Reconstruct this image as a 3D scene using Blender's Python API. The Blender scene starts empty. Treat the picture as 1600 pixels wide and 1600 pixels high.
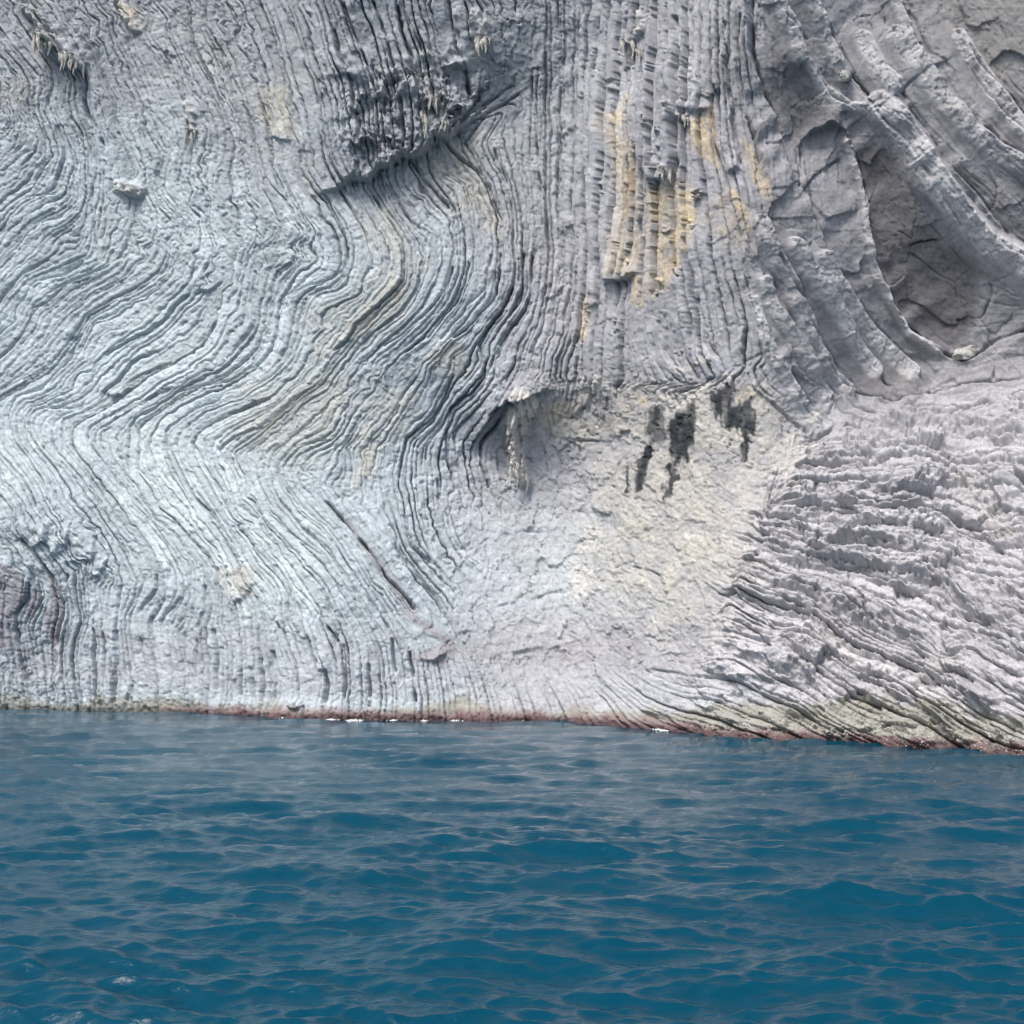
import bpy, math
import numpy as np
from mathutils import Vector

# ------------------------------------------------------------------ camera, light, exposure
SC = bpy.context.scene
COL = SC.collection
CAM_H = 2.0                      # eye height above the sea (standing in a boat)
FOC = 1604.0                     # focal length in photo pixels (photo is 1600 x 1600)
HOR = 1010.0                     # photo row of the horizon
PITCH = math.atan((HOR - 800.0) / FOC)
cam = bpy.data.cameras.new('camera')
cam.sensor_width = 36.0
cam.lens = 36.0 * FOC / 1600.0
cam.clip_start, cam.clip_end = 0.1, 20000.0
cam_ob = bpy.data.objects.new('camera', cam)
COL.objects.link(cam_ob)
cam_ob.location = (0, 0, CAM_H)
cam_ob.rotation_euler = (math.radians(90) + PITCH, 0, 0)
SC.camera = cam_ob

SUN_EL, SUN_AZ = math.radians(54), math.radians(214)   # azimuth clockwise from +Y: behind, left of the camera
world = bpy.data.worlds.new('World')
SC.world = world
world.use_nodes = True
wn = world.node_tree
bg = wn.nodes['Background']
sky = wn.nodes.new('ShaderNodeTexSky')
sky.sky_type = 'NISHITA'
sky.sun_disc = False
sky.sun_elevation = SUN_EL
sky.sun_rotation = SUN_AZ
sky.dust_density = 3.0
sky.ozone_density = 1.2
wn.links.new(sky.outputs[0], bg.inputs[0])
bg.inputs[1].default_value = 0.10
sl = bpy.data.lights.new('sun', 'SUN')
sl.energy = 2.1
sl.angle = math.radians(22)
sl.color = (1.0, 0.95, 0.88)
sun = bpy.data.objects.new('sun', sl)
COL.objects.link(sun)
sdir = Vector((math.sin(SUN_AZ) * math.cos(SUN_EL), math.cos(SUN_AZ) * math.cos(SUN_EL), math.sin(SUN_EL)))
sun.rotation_euler = sdir.to_track_quat('Z', 'Y').to_euler()
SC.view_settings.view_transform = 'Standard'
SC.view_settings.look = 'None'
SC.view_settings.gamma = 1.0
SC.view_settings.use_curve_mapping = False
SC.view_settings.exposure = 0.93

# ------------------------------------------------------------------ small numeric helpers
F32 = np.float32
rng = np.random.default_rng(11)


def hash01(ix, iy, seed):
    h = (ix.astype(np.int64) * 374761393 + iy.astype(np.int64) * 668265263 + seed * 1442695041) & 0xFFFFFFFF
    h = ((h ^ (h >> 13)) * 1274126177) & 0xFFFFFFFF
    h = ((h ^ (h >> 16)) * 2246822519) & 0xFFFFFFFF
    return ((h ^ (h >> 15)) & 0xFFFFFF).astype(F32) / F32(0xFFFFFF)


def vnoise(x, y, seed):
    """smooth value noise in -1..1"""
    xf, yf = np.floor(x), np.floor(y)
    fx, fy = (x - xf).astype(F32), (y - yf).astype(F32)
    ix, iy = xf.astype(np.int64), yf.astype(np.int64)
    fx = fx * fx * fx * (fx * (fx * 6 - 15) + 10)
    fy = fy * fy * fy * (fy * (fy * 6 - 15) + 10)
    a, b = hash01(ix, iy, seed), hash01(ix + 1, iy, seed)
    c, d = hash01(ix, iy + 1, seed), hash01(ix + 1, iy + 1, seed)
    return ((a + (b - a) * fx) * (1 - fy) + (c + (d - c) * fx) * fy) * 2 - 1


def fbm(x, y, seed, octs=4, gain=0.5):
    o, a, n = 0.0, 1.0, 0.0
    for k in range(octs):
        c, s = math.cos(0.7 * k + .3), math.sin(0.7 * k + .3)
        o = o + a * vnoise((x * c - y * s) * 2 ** k + 17.3 * k, (x * s + y * c) * 2 ** k - 9.1 * k, seed + k)
        n += a
        a *= gain
    return o / n


def ridged(x, y, seed, octs=3):
    o, a, n = 0.0, 1.0, 0.0
    for k in range(octs):
        c, s = math.cos(0.9 * k), math.sin(0.9 * k)
        o = o + a * (1 - np.abs(vnoise((x * c - y * s) * 2 ** k + 5.7 * k, (x * s + y * c) * 2 ** k, seed + k)) * 2)
        n += a
        a *= .55
    return o / n


def facets(x, y, seed):
    """angular broken faces: every cell is a tilted plane. returns height, distance to the cell border"""
    ix, iy = np.floor(x).astype(np.int64), np.floor(y).astype(np.int64)
    d1 = np.full(x.shape, 1e9, F32); d2 = np.full(x.shape, 1e9, F32); hv_ = np.zeros(x.shape, F32)
    for a in (-1, 0, 1):
        for b in (-1, 0, 1):
            cx, cy = ix + a, iy + b
            px = (x - cx - hash01(cx, cy, seed)).astype(F32); py = (y - cy - hash01(cx, cy, seed + 1)).astype(F32)
            d = px * px + py * py
            h = (hash01(cx, cy, seed + 2) - .5) * 1.2 + px * (hash01(cx, cy, seed + 3) - .5) * 2.2 + py * (hash01(cx, cy, seed + 4) - .35) * 2.2
            m = d < d1
            d2 = np.where(m, d1, np.minimum(d2, d)); hv_ = np.where(m, h, hv_); d1 = np.where(m, d, d1)
    return hv_, np.sqrt(d2) - np.sqrt(d1)


def sstep(a, b, x):
    t = np.clip((x - a) / (b - a), 0, 1)
    return t * t * (3 - 2 * t)


def pts(text):
    return np.array([[float(c) for c in p.split(',')] for p in text.split()])


# ------------------------------------------------------------------ survey of the cliff
# Traces of the bedding, in chart units of the cliff (1 unit is about 1.75 cm at the middle of the wall).
# each line: bed thickness, strength of the open joint along it, points
TRACES = '''
9 .5|0,45 30,82 57,117 60,130 50,155 52,175 62,200 75,230 82,243 68,257 59,272 55,286
9 .5|42,50 62,82 77,110 80,132 73,162 87,185 90,205 98,232 100,248 93,270 86,283
9 .5|88,98 102,125 101,155 107,180 125,205 130,225 138,250 140,275 148,285 145,312 149,345 154,392
9 1|62,28 100,85 128,118 131,135 129,155 135,180 150,200 158,222
9 .3|170,130 183,155 180,185 190,205 200,225 212,245
9 .3|52,218 50,235 30,250 10,265 -30,285
9 .3|48,226 20,240 0,255 -40,280
9 .4|88,300 60,308 40,312 22,325 0,348 -40,385
9 .4|112,325 95,340 70,348 45,362 20,390 -20,440
9 .4|262,60 275,95 287,150 292,190 292,225 282,262 279,285
10 .5|290,32 297,82 322,120 342,170 352,212 347,252 335,275 335,297
10 .7|335,60 357,112 380,160 390,190 400,225 408,260 422,290 445,315
9 .3|240,220 257,240 246,275 250,295 270,310
9 .3|200,60 222,110 240,150 250,190 262,215
10 .6|407,7 422,40 432,70 440,100
10 .6|410,160 420,205 427,262 445,312
12 .8|460,37 475,72 482,107 495,135 500,170 509,207 512,237 525,265 537,287
12 .8|525,50 535,92 550,130 555,162 565,200 570,250
13 .8|540,7 555,55 572,92 580,120 590,160 594,200 595,240
14 .9|585,5 600,50 612,80 620,110
14 .9|602,165 610,212 612,247
14 .9|622,10 632,60 645,95 652,120 657,140
14 .9|630,160 632,200 632,235
14 .7|640,32 655,65 665,105 675,142
14 1|701,0 705,32 715,75 727,107 737,147
13 .6|507,305 522,332 537,358 543,392 537,420 522,437 478,447 445,460 441,480 437,512 425,545 400,572 360,595 325,602
11 .5|542,312 560,340 572,355 580,385
11 .6|575,297 597,325 612,350 630,375 632,405 630,437 600,465 562,500 542,530 525,545
12 .6|605,290 620,312 640,342 667,360
13 .7|640,250 662,280 682,302 700,322
13 .7|700,225 725,250 755,272 764,292 778,330
9 .6|810,146 760,178 735,205 725,222 740,242 755,268
9 .5|800,135 750,165 715,195 700,215
13 .7|772,237 790,275 797,307 801,335 805,400 804,440 798,460
12 .6|832,120 832,155 835,200 840,240 845,290 848,350
13 .6|852,82 850,150 852,207 852,300 855,375
14 .5|882,0 882,75 875,150 875,200 873,300
12 .7|907,5 902,75 902,140 897,200 893,275 892,325 895,375 893,400 891,450 881,500
16 1|939,-20 939,0 935,50 930,100 927,150 923,212 920,275 922,350 922,400 918,445 912,480 910,590
16 .4|972,30 960,150 955,200 947,260 943,330
18 .8|1055,25 1052,125 1050,200 1050,250 1048,275
14 .7|1077,15 1077,87 1076,135
16 .8|1112,25 1111,100 1110,162 1115,225 1132,275 1140,315 1147,332
14 .8|1135,37 1135,112 1145,200 1155,250 1160,270
16 .7|1160,25 1155,75 1160,140 1162,175 1175,207 1190,250
28 1|1172,-20 1172,17 1175,75 1185,112 1200,160 1205,170 1217,200 1225,235
13 .7|819,400 817,437 812,470 795,495
13 .7|832,400 830,450 820,482 800,510 782,540
14 .4|842,460 830,500 815,537 812,575 800,605 775,640
15 .3|895,520 875,555 870,585
24 .4|1030,500 1037,540 1045,560 1060,572
20 .5|1070,450 1080,505 1082,540
20 .7|1085,467 1097,512 1100,535 1115,555
22 .6|1145,437 1162,500 1163,555
24 .5|1170,437 1190,500 1200,550
28 .7|1280,-10 1280,20 1300,57 1312,82 1322,107 1342,132 1357,152
26 .6|1225,25 1245,50 1255,90 1275,110 1300,150 1325,165
26 .8|1410,7 1425,45 1432,70 1447,100 1460,117 1482,150 1525,185 1562,220 1610,245
26 .6|1515,75 1532,105 1562,132 1587,160 1620,200
26 .6|1512,105 1545,150 1575,180 1610,215
24 .7|1385,185 1405,205 1425,235 1447,265 1467,295 1485,325 1500,350
22 .5|1425,172 1450,205 1475,245 1500,272 1525,300 1557,342 1595,390 1640,430
18 .4|1397,162 1425,195 1450,240 1475,260 1512,305 1550,350 1575,380 1610,400
30 1|1330,225 1345,277 1355,325 1360,375 1365,400 1375,432 1390,460 1402,490 1425,515 1450,537 1470,552 1505,560 1525,553 1560,532 1610,512
24 .6|1262,290 1272,337 1292,380 1305,450 1310,485 1330,530 1355,570 1377,597 1400,602
26 1|1215,400 1235,445 1255,472 1257,502 1280,545 1287,570 1305,597 1325,612 1400,624 1440,614 1500,600 1600,588
22 .6|1210,447 1235,500 1265,550 1275,590 1305,622
20 .5|1205,512 1232,540 1242,575 1267,600 1300,632
18 .5|1205,630 1232,655 1262,677
26 .5|1310,420 1340,470 1370,510 1400,540 1430,565
22 .9|1265,690 1300,675 1370,672 1400,660 1480,655 1530,640 1600,612
20 .6|1245,720 1290,713 1330,708 1360,700 1430,690 1500,690 1520,685 1600,675
20 .6|1200,770 1240,745 1280,738 1340,730 1400,705
22 .8|1200,790 1260,785 1300,775 1380,770 1400,765 1470,765
16 .7|1215,815 1237,812 1262,830 1285,845 1320,840 1350,832
18 .5|1232,855 1262,872 1310,875
16 .6|1212,880 1245,895 1270,900 1310,907
17 .8|1355,897 1390,910 1425,915 1460,920
18 .9|1325,932 1365,960 1400,985 1440,995 1465,1017
16 .6|1315,970 1350,995 1390,1012 1432,1032
17 .7|1270,980 1292,1005 1320,1030
17 .7|1237,1025 1265,1050 1290,1082
18 .5|1232,1060 1262,1070 1290,1087
20 .9|1415,1077 1450,1105 1487,1132 1512,1150
18 .6|1500,1057 1535,1077 1575,1102
18 .7|1525,1030 1550,1050 1570,1060
18 .8|1482,1017 1525,995 1562,1007 1600,1020
18 .7|1505,975 1537,990 1600,1015
16 .7|1462,915 1487,947 1505,965
18 .7|1540,955 1562,947 1600,960
18 .5|1472,832 1500,847 1550,850 1600,840
20 .5|1110,1025 1150,1020 1180,1040 1215,1062
18 .5|1130,930 1170,960 1210,985 1240,990
10 1|512,785 535,812 560,840 585,870 602,897 625,920 650,950
13 .6|607,822 620,855 630,872 655,902 680,932 692,950
13 .6|630,805 637,832 645,855 665,870 695,900
13 .5|660,805 672,845
14 .5|700,805 705,830 715,852 730,870
9 .5|472,800 500,820 525,852 550,892 570,932 600,970 612,992 627,1015
9 .4|450,830 472,847 505,870 535,910 560,945
9 .4|425,807 450,832 482,867 510,892
9 .5|475,887 495,910 510,940 520,970 527,1000
9 .5|450,892 462,917 482,940 497,962
9 .6|432,885 447,905 452,925 447,960
10 1.10|432,975 447,1007 462,1037 465,1070 467,1087 472,1112
10 1.10|480,997 487,1025 500,1047
10 0.95|512,980 525,1002
11 0.85|506,1050 507,1100
12 0.85|575,1040 577,1090
11 1.10|612,1000 615,1025 620,1047
9 0.85|405,1030 410,1090
14 1.1|32,845 55,870 80,900 97,927 102,950 92,995 90,1040
14 .6|45,912 40,940 25,962 27,1000 32,1032 40,1062
14 .5|62,910 70,932 47,970 45,990 57,1025 62,1052
10 .4|125,920 132,970 120,1000 117,1037 122,1075
11 .6|207,860 222,895 225,912 197,960 197,990 202,1025 207,1047
9 .7|257,870 267,887 266,920 235,970 237,997 242,1012
9 .7|245,900 245,920 222,950 212,970 220,1010
9 .5|277,937 250,970 252,1000
10 .6|300,885 297,930 285,965 272,980
10 .7|320,920 317,955 305,980
9 .4|325,800 355,840 370,872
9 .4|250,807 282,822 300,842 320,862
10 0.85|392,1045 397,1090
9 1|342,624 307,637 270,665 260,675 265,700 282,732 300,770 325,800
9 .6|325,597 275,615 237,640 212,655 209,662 215,685 215,732 245,760
9 .5|400,630 350,650 310,672 302,695 320,730 345,767
9 .5|397,670 367,682 342,702 352,722 365,760
9 .5|335,510 320,540 275,567 235,580 205,595
9 .6|245,548 205,567 190,590 162,615
9 .5|290,462 275,477 257,500 232,517 200,530 165,555
9 .5|262,400 258,420 240,440 225,447 182,467 135,492 120,520 88,562 57,585 0,610
9 .5|200,417 190,432 140,455 110,482 90,500
9 .6|172,415 135,430 105,442 77,470 52,482 45,505 22,540 0,562
9 .6|130,412 100,427 55,442 27,482 22,505 0,522
9 .5|75,405 32,432 0,475 -30,510
9 .6|125,525 110,562 65,605 25,620 15,650 17,680 40,715 65,750 80,785
9 .4|162,617 120,640 62,640 47,655 46,675 55,700 77,725 105,762
9 .4|215,617 150,640 102,655 96,670 100,695 125,727 150,760 172,790
9 .4|265,607 200,640 160,655 136,670 140,695 160,722 190,762
9 .5|0,707 37,750 57,790
11 .5|0,775 20,800 25,830 55,865
9 .6|400,425 390,472 397,497 387,520 370,540
9 .6|480,467 470,487 465,515 460,540 447,567 400,605
9 .7|657,437 647,457 627,487 590,512 555,545
10 .8|707,420 695,450 672,482 640,510 600,540
10 .8|732,412 722,452 712,472 687,505 672,525 632,550
12 .8|765,400 757,450 727,482 692,530
13 .8|782,400 775,462 735,507 710,527
15 .8|800,450 782,485 762,515 747,540 757,567 755,590 740,612 705,637 697,675 697,720 712,762
15 .4|797,585 775,607 732,650 707,675 715,720
16 .9|810,618 795,632 775,665 752,690 752,725 765,757
12 .5|650,590 630,617 620,645 605,670
12 .7|707,590 675,655 635,685 632,712 627,732
13 .6|692,662 670,690 667,720
9 .5|560,682 542,700 550,725 550,750
9 .5|510,687 467,697 442,717 437,732 445,762 465,790
9 .5|525,570 502,600 465,620 442,640 400,672
11 .4|590,625 562,652 550,675
13 .4|650,757 655,790
13 .4|682,750 685,780
10 0.35|20,1050 24,1110
10 0.95|146,985 148,1020 152,1060 150,1092
10 0.75|162,990 166,1030 168,1080
10 0.85|180,985 183,1030 180,1085
10 0.75|262,1005 268,1050 266,1090
10 0.85|285,990 290,1035 292,1085
10 0.75|306,1000 304,1040 308,1088
10 0.95|330,985 336,1020 334,1075
10 0.75|352,1010 356,1050 354,1095
10 1.05|372,990 378,1030 376,1085
10 0.85|425,1020 428,1060 426,1095
10 0.85|536,1010 540,1050 538,1090
10 0.85|640,1020 648,1060 650,1095
9 .4|140,760 165,800 185,840 200,870
9 .4|215,780 240,815 262,850
9 .4|395,720 405,755 425,790
9 .4|350,830 380,870 410,905
11 0.35|650,1050 652,1120
16 0|720,300 732,360 732,412
16 0|-150,100 -140,200
9 0|-150,700 -120,780
16 0|1180,-100 1180,-20
14 0|560,-150 565,-60
10 0|100,-120 110,-30
14 0|880,-150 882,-60
16 0|1000,-150 1000,-60
26 0|1400,-150 1405,-40
26 0|1700,330 1760,380
26 0|1680,600 1760,590
20 0|1680,900 1760,920
20 0|1660,1100 1740,1130
14 0.35|-150,950 -140,1040
14 0|700,30 712,80
16 0|760,20 775,90
'''
TR = []
for ln in TRACES.strip().split('\n'):
    a, b = ln.split('|')
    h, st = a.split()
    h = float(h)
    TR.append((h * (.66 if h <= 11 else .85), float(st), pts(b)))

FAULTS = [pts(t) for t in (
    '505,306 560,288 600,260 640,242 700,216 750,186 800,152',
    '420,985 470,968 520,955 560,930',
    '1240,680 1205,760 1190,800 1150,900 1120,960',
    '1205,630 1262,680 1300,672',
    '740,600 760,560 800,600 900,590 1000,600 1100,600 1200,560',
    '700,760 760,800 900,820 1000,1000')]

# ------------------------------------------------------------------ stratigraphic field: s counts beds, t runs along them
U0, U1, V0, V1, STEP = -330.0, 1930.0, -330.0, 1310.0, 8.0


def resample(P, d=8.0):
    seg = np.hypot(*np.diff(P, axis=0).T)
    L = np.concatenate([[0], np.cumsum(seg)])
    n = max(2, int(L[-1] / d) + 1)
    q = np.linspace(0, L[-1], n)
    return np.stack([np.interp(q, L, P[:, 0]), np.interp(q, L, P[:, 1])], 1)


SP, SN, SH = [], [], []
for h, st, P in TR:
    Q = resample(P)
    T = np.gradient(Q, axis=0)
    T /= np.maximum(np.hypot(T[:, 0], T[:, 1])[:, None], 1e-6)
    SP.append(Q)
    SN.append(np.stack([T[:, 1], -T[:, 0]], 1))
    SH.append(np.full(len(Q), h))
SP, SN, SH = np.concatenate(SP).astype(F32), np.concatenate(SN).astype(F32), np.concatenate(SH).astype(F32)

gu = np.arange(U0, U1 + .1, STEP)
gv = np.arange(V0, V1 + .1, STEP)
GU, GV = np.meshgrid(gu, gv)


def idw(px, py):
    shp = px.shape
    x, y = px.ravel().astype(F32), py.ravel().astype(F32)
    nx, ny, hh, cf = (np.empty(len(x), F32) for _ in range(4))
    for i in range(0, len(x), 4096):
        d2 = (x[i:i + 4096, None] - SP[None, :, 0]) ** 2 + (y[i:i + 4096, None] - SP[None, :, 1]) ** 2
        w = 1.0 / (d2 + 30.0) ** 1.6
        ws = w.sum(1)
        nx[i:i + 4096] = (w @ SN[:, 0]) / ws
        ny[i:i + 4096] = (w @ SN[:, 1]) / ws
        hh[i:i + 4096] = (w @ SH) / ws
        cf[i:i + 4096] = np.exp(-np.sqrt(d2.min(1)) / 30.0)
    l = np.maximum(np.hypot(nx, ny), 1e-4)
    return (nx / l).reshape(shp), (ny / l).reshape(shp), hh.reshape(shp), cf.reshape(shp)


def seg_dist(px, py, P):
    """distance to a polyline and signed side (positive right of its direction)"""
    best = np.full(px.shape, 1e9, F32)
    side = np.zeros(px.shape, F32)
    for a, b in zip(P[:-1], P[1:]):
        d = b - a
        L2 = float(d @ d) + 1e-9
        rx, ry = px - a[0], py - a[1]
        q = np.clip((rx * d[0] + ry * d[1]) / L2, 0, 1)
        ex, ey = rx - q * d[0], ry - q * d[1]
        dd = np.sqrt(ex * ex + ey * ey).astype(F32)
        m = dd < best
        best = np.where(m, dd, best)
        side = np.where(m, np.sign(rx * d[1] - ry * d[0]), side)
    return best, side


NX, NY, HH, CF = idw(GU, GV)
FW = np.ones_like(GU)
for P in FAULTS:
    d, _ = seg_dist(GU, GV, P)
    FW = np.minimum(FW, 0.03 + 0.97 * sstep(4, 22, d))


def solve(gx, gy, dx, dy, wt, wn_, init):
    """least squares potential with gradient (gx,gy); error along (dx,dy) weighs wt, across wn_. conjugate gradient, coarse to fine"""
    H, W = gx.shape

    def grad(s):
        a = np.zeros((H, W)); b = np.zeros((H, W))
        a[:, :-1] = s[:, 1:] - s[:, :-1]
        b[:-1, :] = s[1:, :] - s[:-1, :]
        return a, b

    def gradT(a, b):
        o = np.zeros((H, W))
        o[:, 1:] += a[:, :-1]; o[:, :-1] -= a[:, :-1]
        o[1:, :] += b[:-1, :]; o[:-1, :] -= b[:-1, :]
        return o
    ex, ey = -dy, dx

    def met(a, b):
        p, q = (a * dx + b * dy) * wt, (a * ex + b * ey) * wn_
        return p * dx + q * ex, p * dy + q * ey
    A = lambda s: gradT(*met(*grad(s))) + 1e-7 * s
    rhs = gradT(*met(gx, gy))
    s = init.copy()
    r = rhs - A(s); p = r.copy(); rr = (r * r).sum()
    for it in range(700):
        Ap = A(p)
        al = rr / max((p * Ap).sum(), 1e-20)
        s += al * p; r -= al * Ap
        r2 = (r * r).sum()
        if r2 < 1e-9:
            break
        p = r + (r2 / rr) * p; rr = r2
    return s


def multires(gx, gy, dx, dy, wt, wn_):
    s = None
    for k in (8, 4, 2, 1):
        sl_ = (slice(None, None, k), slice(None, None, k))
        g = [a[sl_] for a in (gx, gy, dx, dy, wt, wn_)]
        H, W = g[0].shape
        if s is None:
            init = np.zeros((H, W))
        else:
            yi = np.minimum(np.arange(H) / 2, s.shape[0] - 1); xi = np.minimum(np.arange(W) / 2, s.shape[1] - 1)
            y0, x0 = np.minimum(yi.astype(int), s.shape[0] - 2), np.minimum(xi.astype(int), s.shape[1] - 2)
            fy, fx = (yi - y0)[:, None], (xi - x0)[None, :]
            init = (s[y0][:, x0] * (1 - fy) * (1 - fx) + s[y0 + 1][:, x0] * fy * (1 - fx)
                    + s[y0][:, x0 + 1] * (1 - fy) * fx + s[y0 + 1][:, x0 + 1] * fy * fx)
        s = solve(g[0] * STEP * k, g[1] * STEP * k, g[2], g[3], g[4], g[5], init)
    return s


S_G = multires(NX / HH, NY / HH, -NY, NX, (2 + 14 * CF) * FW, (0.6 + .4 * CF) * FW)
T_G = multires(-NY / 10.0, NX / 10.0, NX, NY, (2 + 6 * CF) * FW, np.ones_like(FW) * FW)


def cubic_w(n0, step, n, q):
    x = (q - n0) / step
    i = np.clip(np.floor(x).astype(int), 1, n - 3)
    f = x - i
    M = np.zeros((len(q), n), F32)
    r = np.arange(len(q))
    for o, w in ((-1, -.5 * f + f * f - .5 * f ** 3), (0, 1 - 2.5 * f * f + 1.5 * f ** 3),
                 (1, .5 * f + 2 * f * f - 1.5 * f ** 3), (2, -.5 * f * f + .5 * f ** 3)):
        M[r, i + o] = w
    return M


# ------------------------------------------------------------------ the wall sheet (real positions)
def axis(a, b, step, lo, hi, grow, g0):
    mid = list(np.arange(a, b + .01, step))
    l, d, x = [], g0, a
    while x > lo:
        x -= d; d *= grow; l.append(x)
    r, d, x = [], g0, mid[-1]
    while x < hi:
        x += d; d *= grow; r.append(x)
    return np.array(l[::-1] + mid + r)


PX = 1.56
us = axis(-40, 1640, PX, -300, 1900, 1.008, 1.9)
vs = axis(-30, 1192, PX, -300, 1280, 1.008, 1.9)
NU, NV = len(us), len(vs)
U, V = np.meshgrid(us.astype(F32), vs.astype(F32))

WL_U = np.array([-800, -300, 0, 200, 350, 500, 900, 1000, 1080, 1200, 1350, 1500, 1600, 1900, 2400], float)
WL_V = np.array([1100, 1104, 1108, 1110, 1117, 1124, 1127, 1136, 1144, 1155, 1160, 1169, 1178, 1205, 1240], float)


def rays(u, v):
    cx, cy = (u - 800.0) / FOC, (800.0 - v) / FOC
    return cx, math.cos(PITCH) - cy * math.sin(PITCH), math.sin(PITCH) + cy * math.cos(PITCH)


wu = np.linspace(-800, 2400, 400)
wv = np.interp(wu, WL_U, WL_V)
ker = np.hanning(15); ker /= ker.sum()
wv = np.convolve(np.pad(wv, 7, mode='edge'), ker, 'valid')
_, wy, wz = rays(wu, wv)
wY = -CAM_H / wz * wy                        # distance of the waterline

# how far the face stands behind (+) or in front (-) of its own waterline, metres
OFFS = '''-250,900,-.6 -250,500,.2 -250,100,-.6 -250,-250,-1.6 0,900,-.4 0,700,.2 0,500,.4 0,100,-.4 0,-200,-1.1 20,790,-.5 150,960,.2
300,900,.4 300,700,.7 300,500,.9 300,200,.1 300,-100,-.9 300,1050,0 0,1050,-.1 600,1050,.1
550,270,.6 560,200,.4 600,100,.2 640,190,.45 690,160,.5 700,60,.1 550,-100,-.9 480,150,.2 430,80,0 620,300,.8 600,450,.5 600,600,1 600,850,.6 560,800,.9
780,150,.9 760,60,0 820,60,.1 850,100,.4 930,100,.6 930,400,.8 850,600,.9 785,700,2.1 950,690,1.9 1080,680,1.7 850,850,1.7 1000,900,1.2 850,1000,.8 900,1080,.2 1050,1060,.4 1150,900,1.1 720,900,1.1
1080,300,.7 1000,200,.2 1080,100,.2 1080,500,1.4 1180,300,1.2 1250,200,2.3 1250,400,2.2 1250,560,2.8 1350,300,3 1440,430,4.2 1420,560,4.7 1550,500,5 1480,280,3.1 1550,250,3.6 1500,100,3 1300,0,1.5 1400,150,2.2 1500,-100,2.5 1580,60,3.2 1000,-150,-.4 1250,-150,.6
1310,610,3.9 1450,600,4.7 1600,570,5.3 1250,700,2.8 1300,800,2.2 1380,740,2.3 1250,900,1.4 1300,1000,.8 1300,1100,.15 1450,680,3.6 1500,850,2.3 1400,900,1.5 1480,1010,.9 1550,1000,1.0 1550,1100,.3 1600,700,3.8 1580,800,2.7 1750,300,4.5 1750,600,5.5 1750,850,2.6 1750,1050,.8 1750,-100,3.5 1900,600,5.5 1900,100,4'''
OP = np.array([[float(c) for c in p.split(',')] for p in OFFS.split()])
for uu in range(-300, 1950, 90):
    OP = np.vstack([OP, [uu, np.interp(uu, WL_U, WL_V), 0.0], [uu, np.interp(uu, WL_U, WL_V) + 90, -0.3]])
cu, cv = np.arange(-340, 1945, 12.0), np.arange(-340, 1325, 12.0)
CU, CV = np.meshgrid(cu, cv)
dmat = ((OP[:, None, :2] - OP[None, :, :2]) ** 2).sum(2)
KR = np.sqrt(dmat + 35.0 ** 2) / 100.0          # multiquadric interpolation through the survey points
coef = np.linalg.solve(KR + np.eye(len(OP)) * -0.06, OP[:, 2])
OFFG = np.zeros(CU.size)
for i, (pu, pv, _) in enumerate(OP):
    OFFG += coef[i] * np.sqrt((CU.ravel() - pu) ** 2 + (CV.ravel() - pv) ** 2 + 35.0 ** 2) / 100.0
OFFG = np.clip(OFFG.reshape(CU.shape), -4, 7).astype(F32)


def on_grid(G, u0, v0, st):
    return cubic_w(v0, st, G.shape[0], vs) @ G.astype(F32) @ cubic_w(u0, st, G.shape[1], us).T


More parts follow.
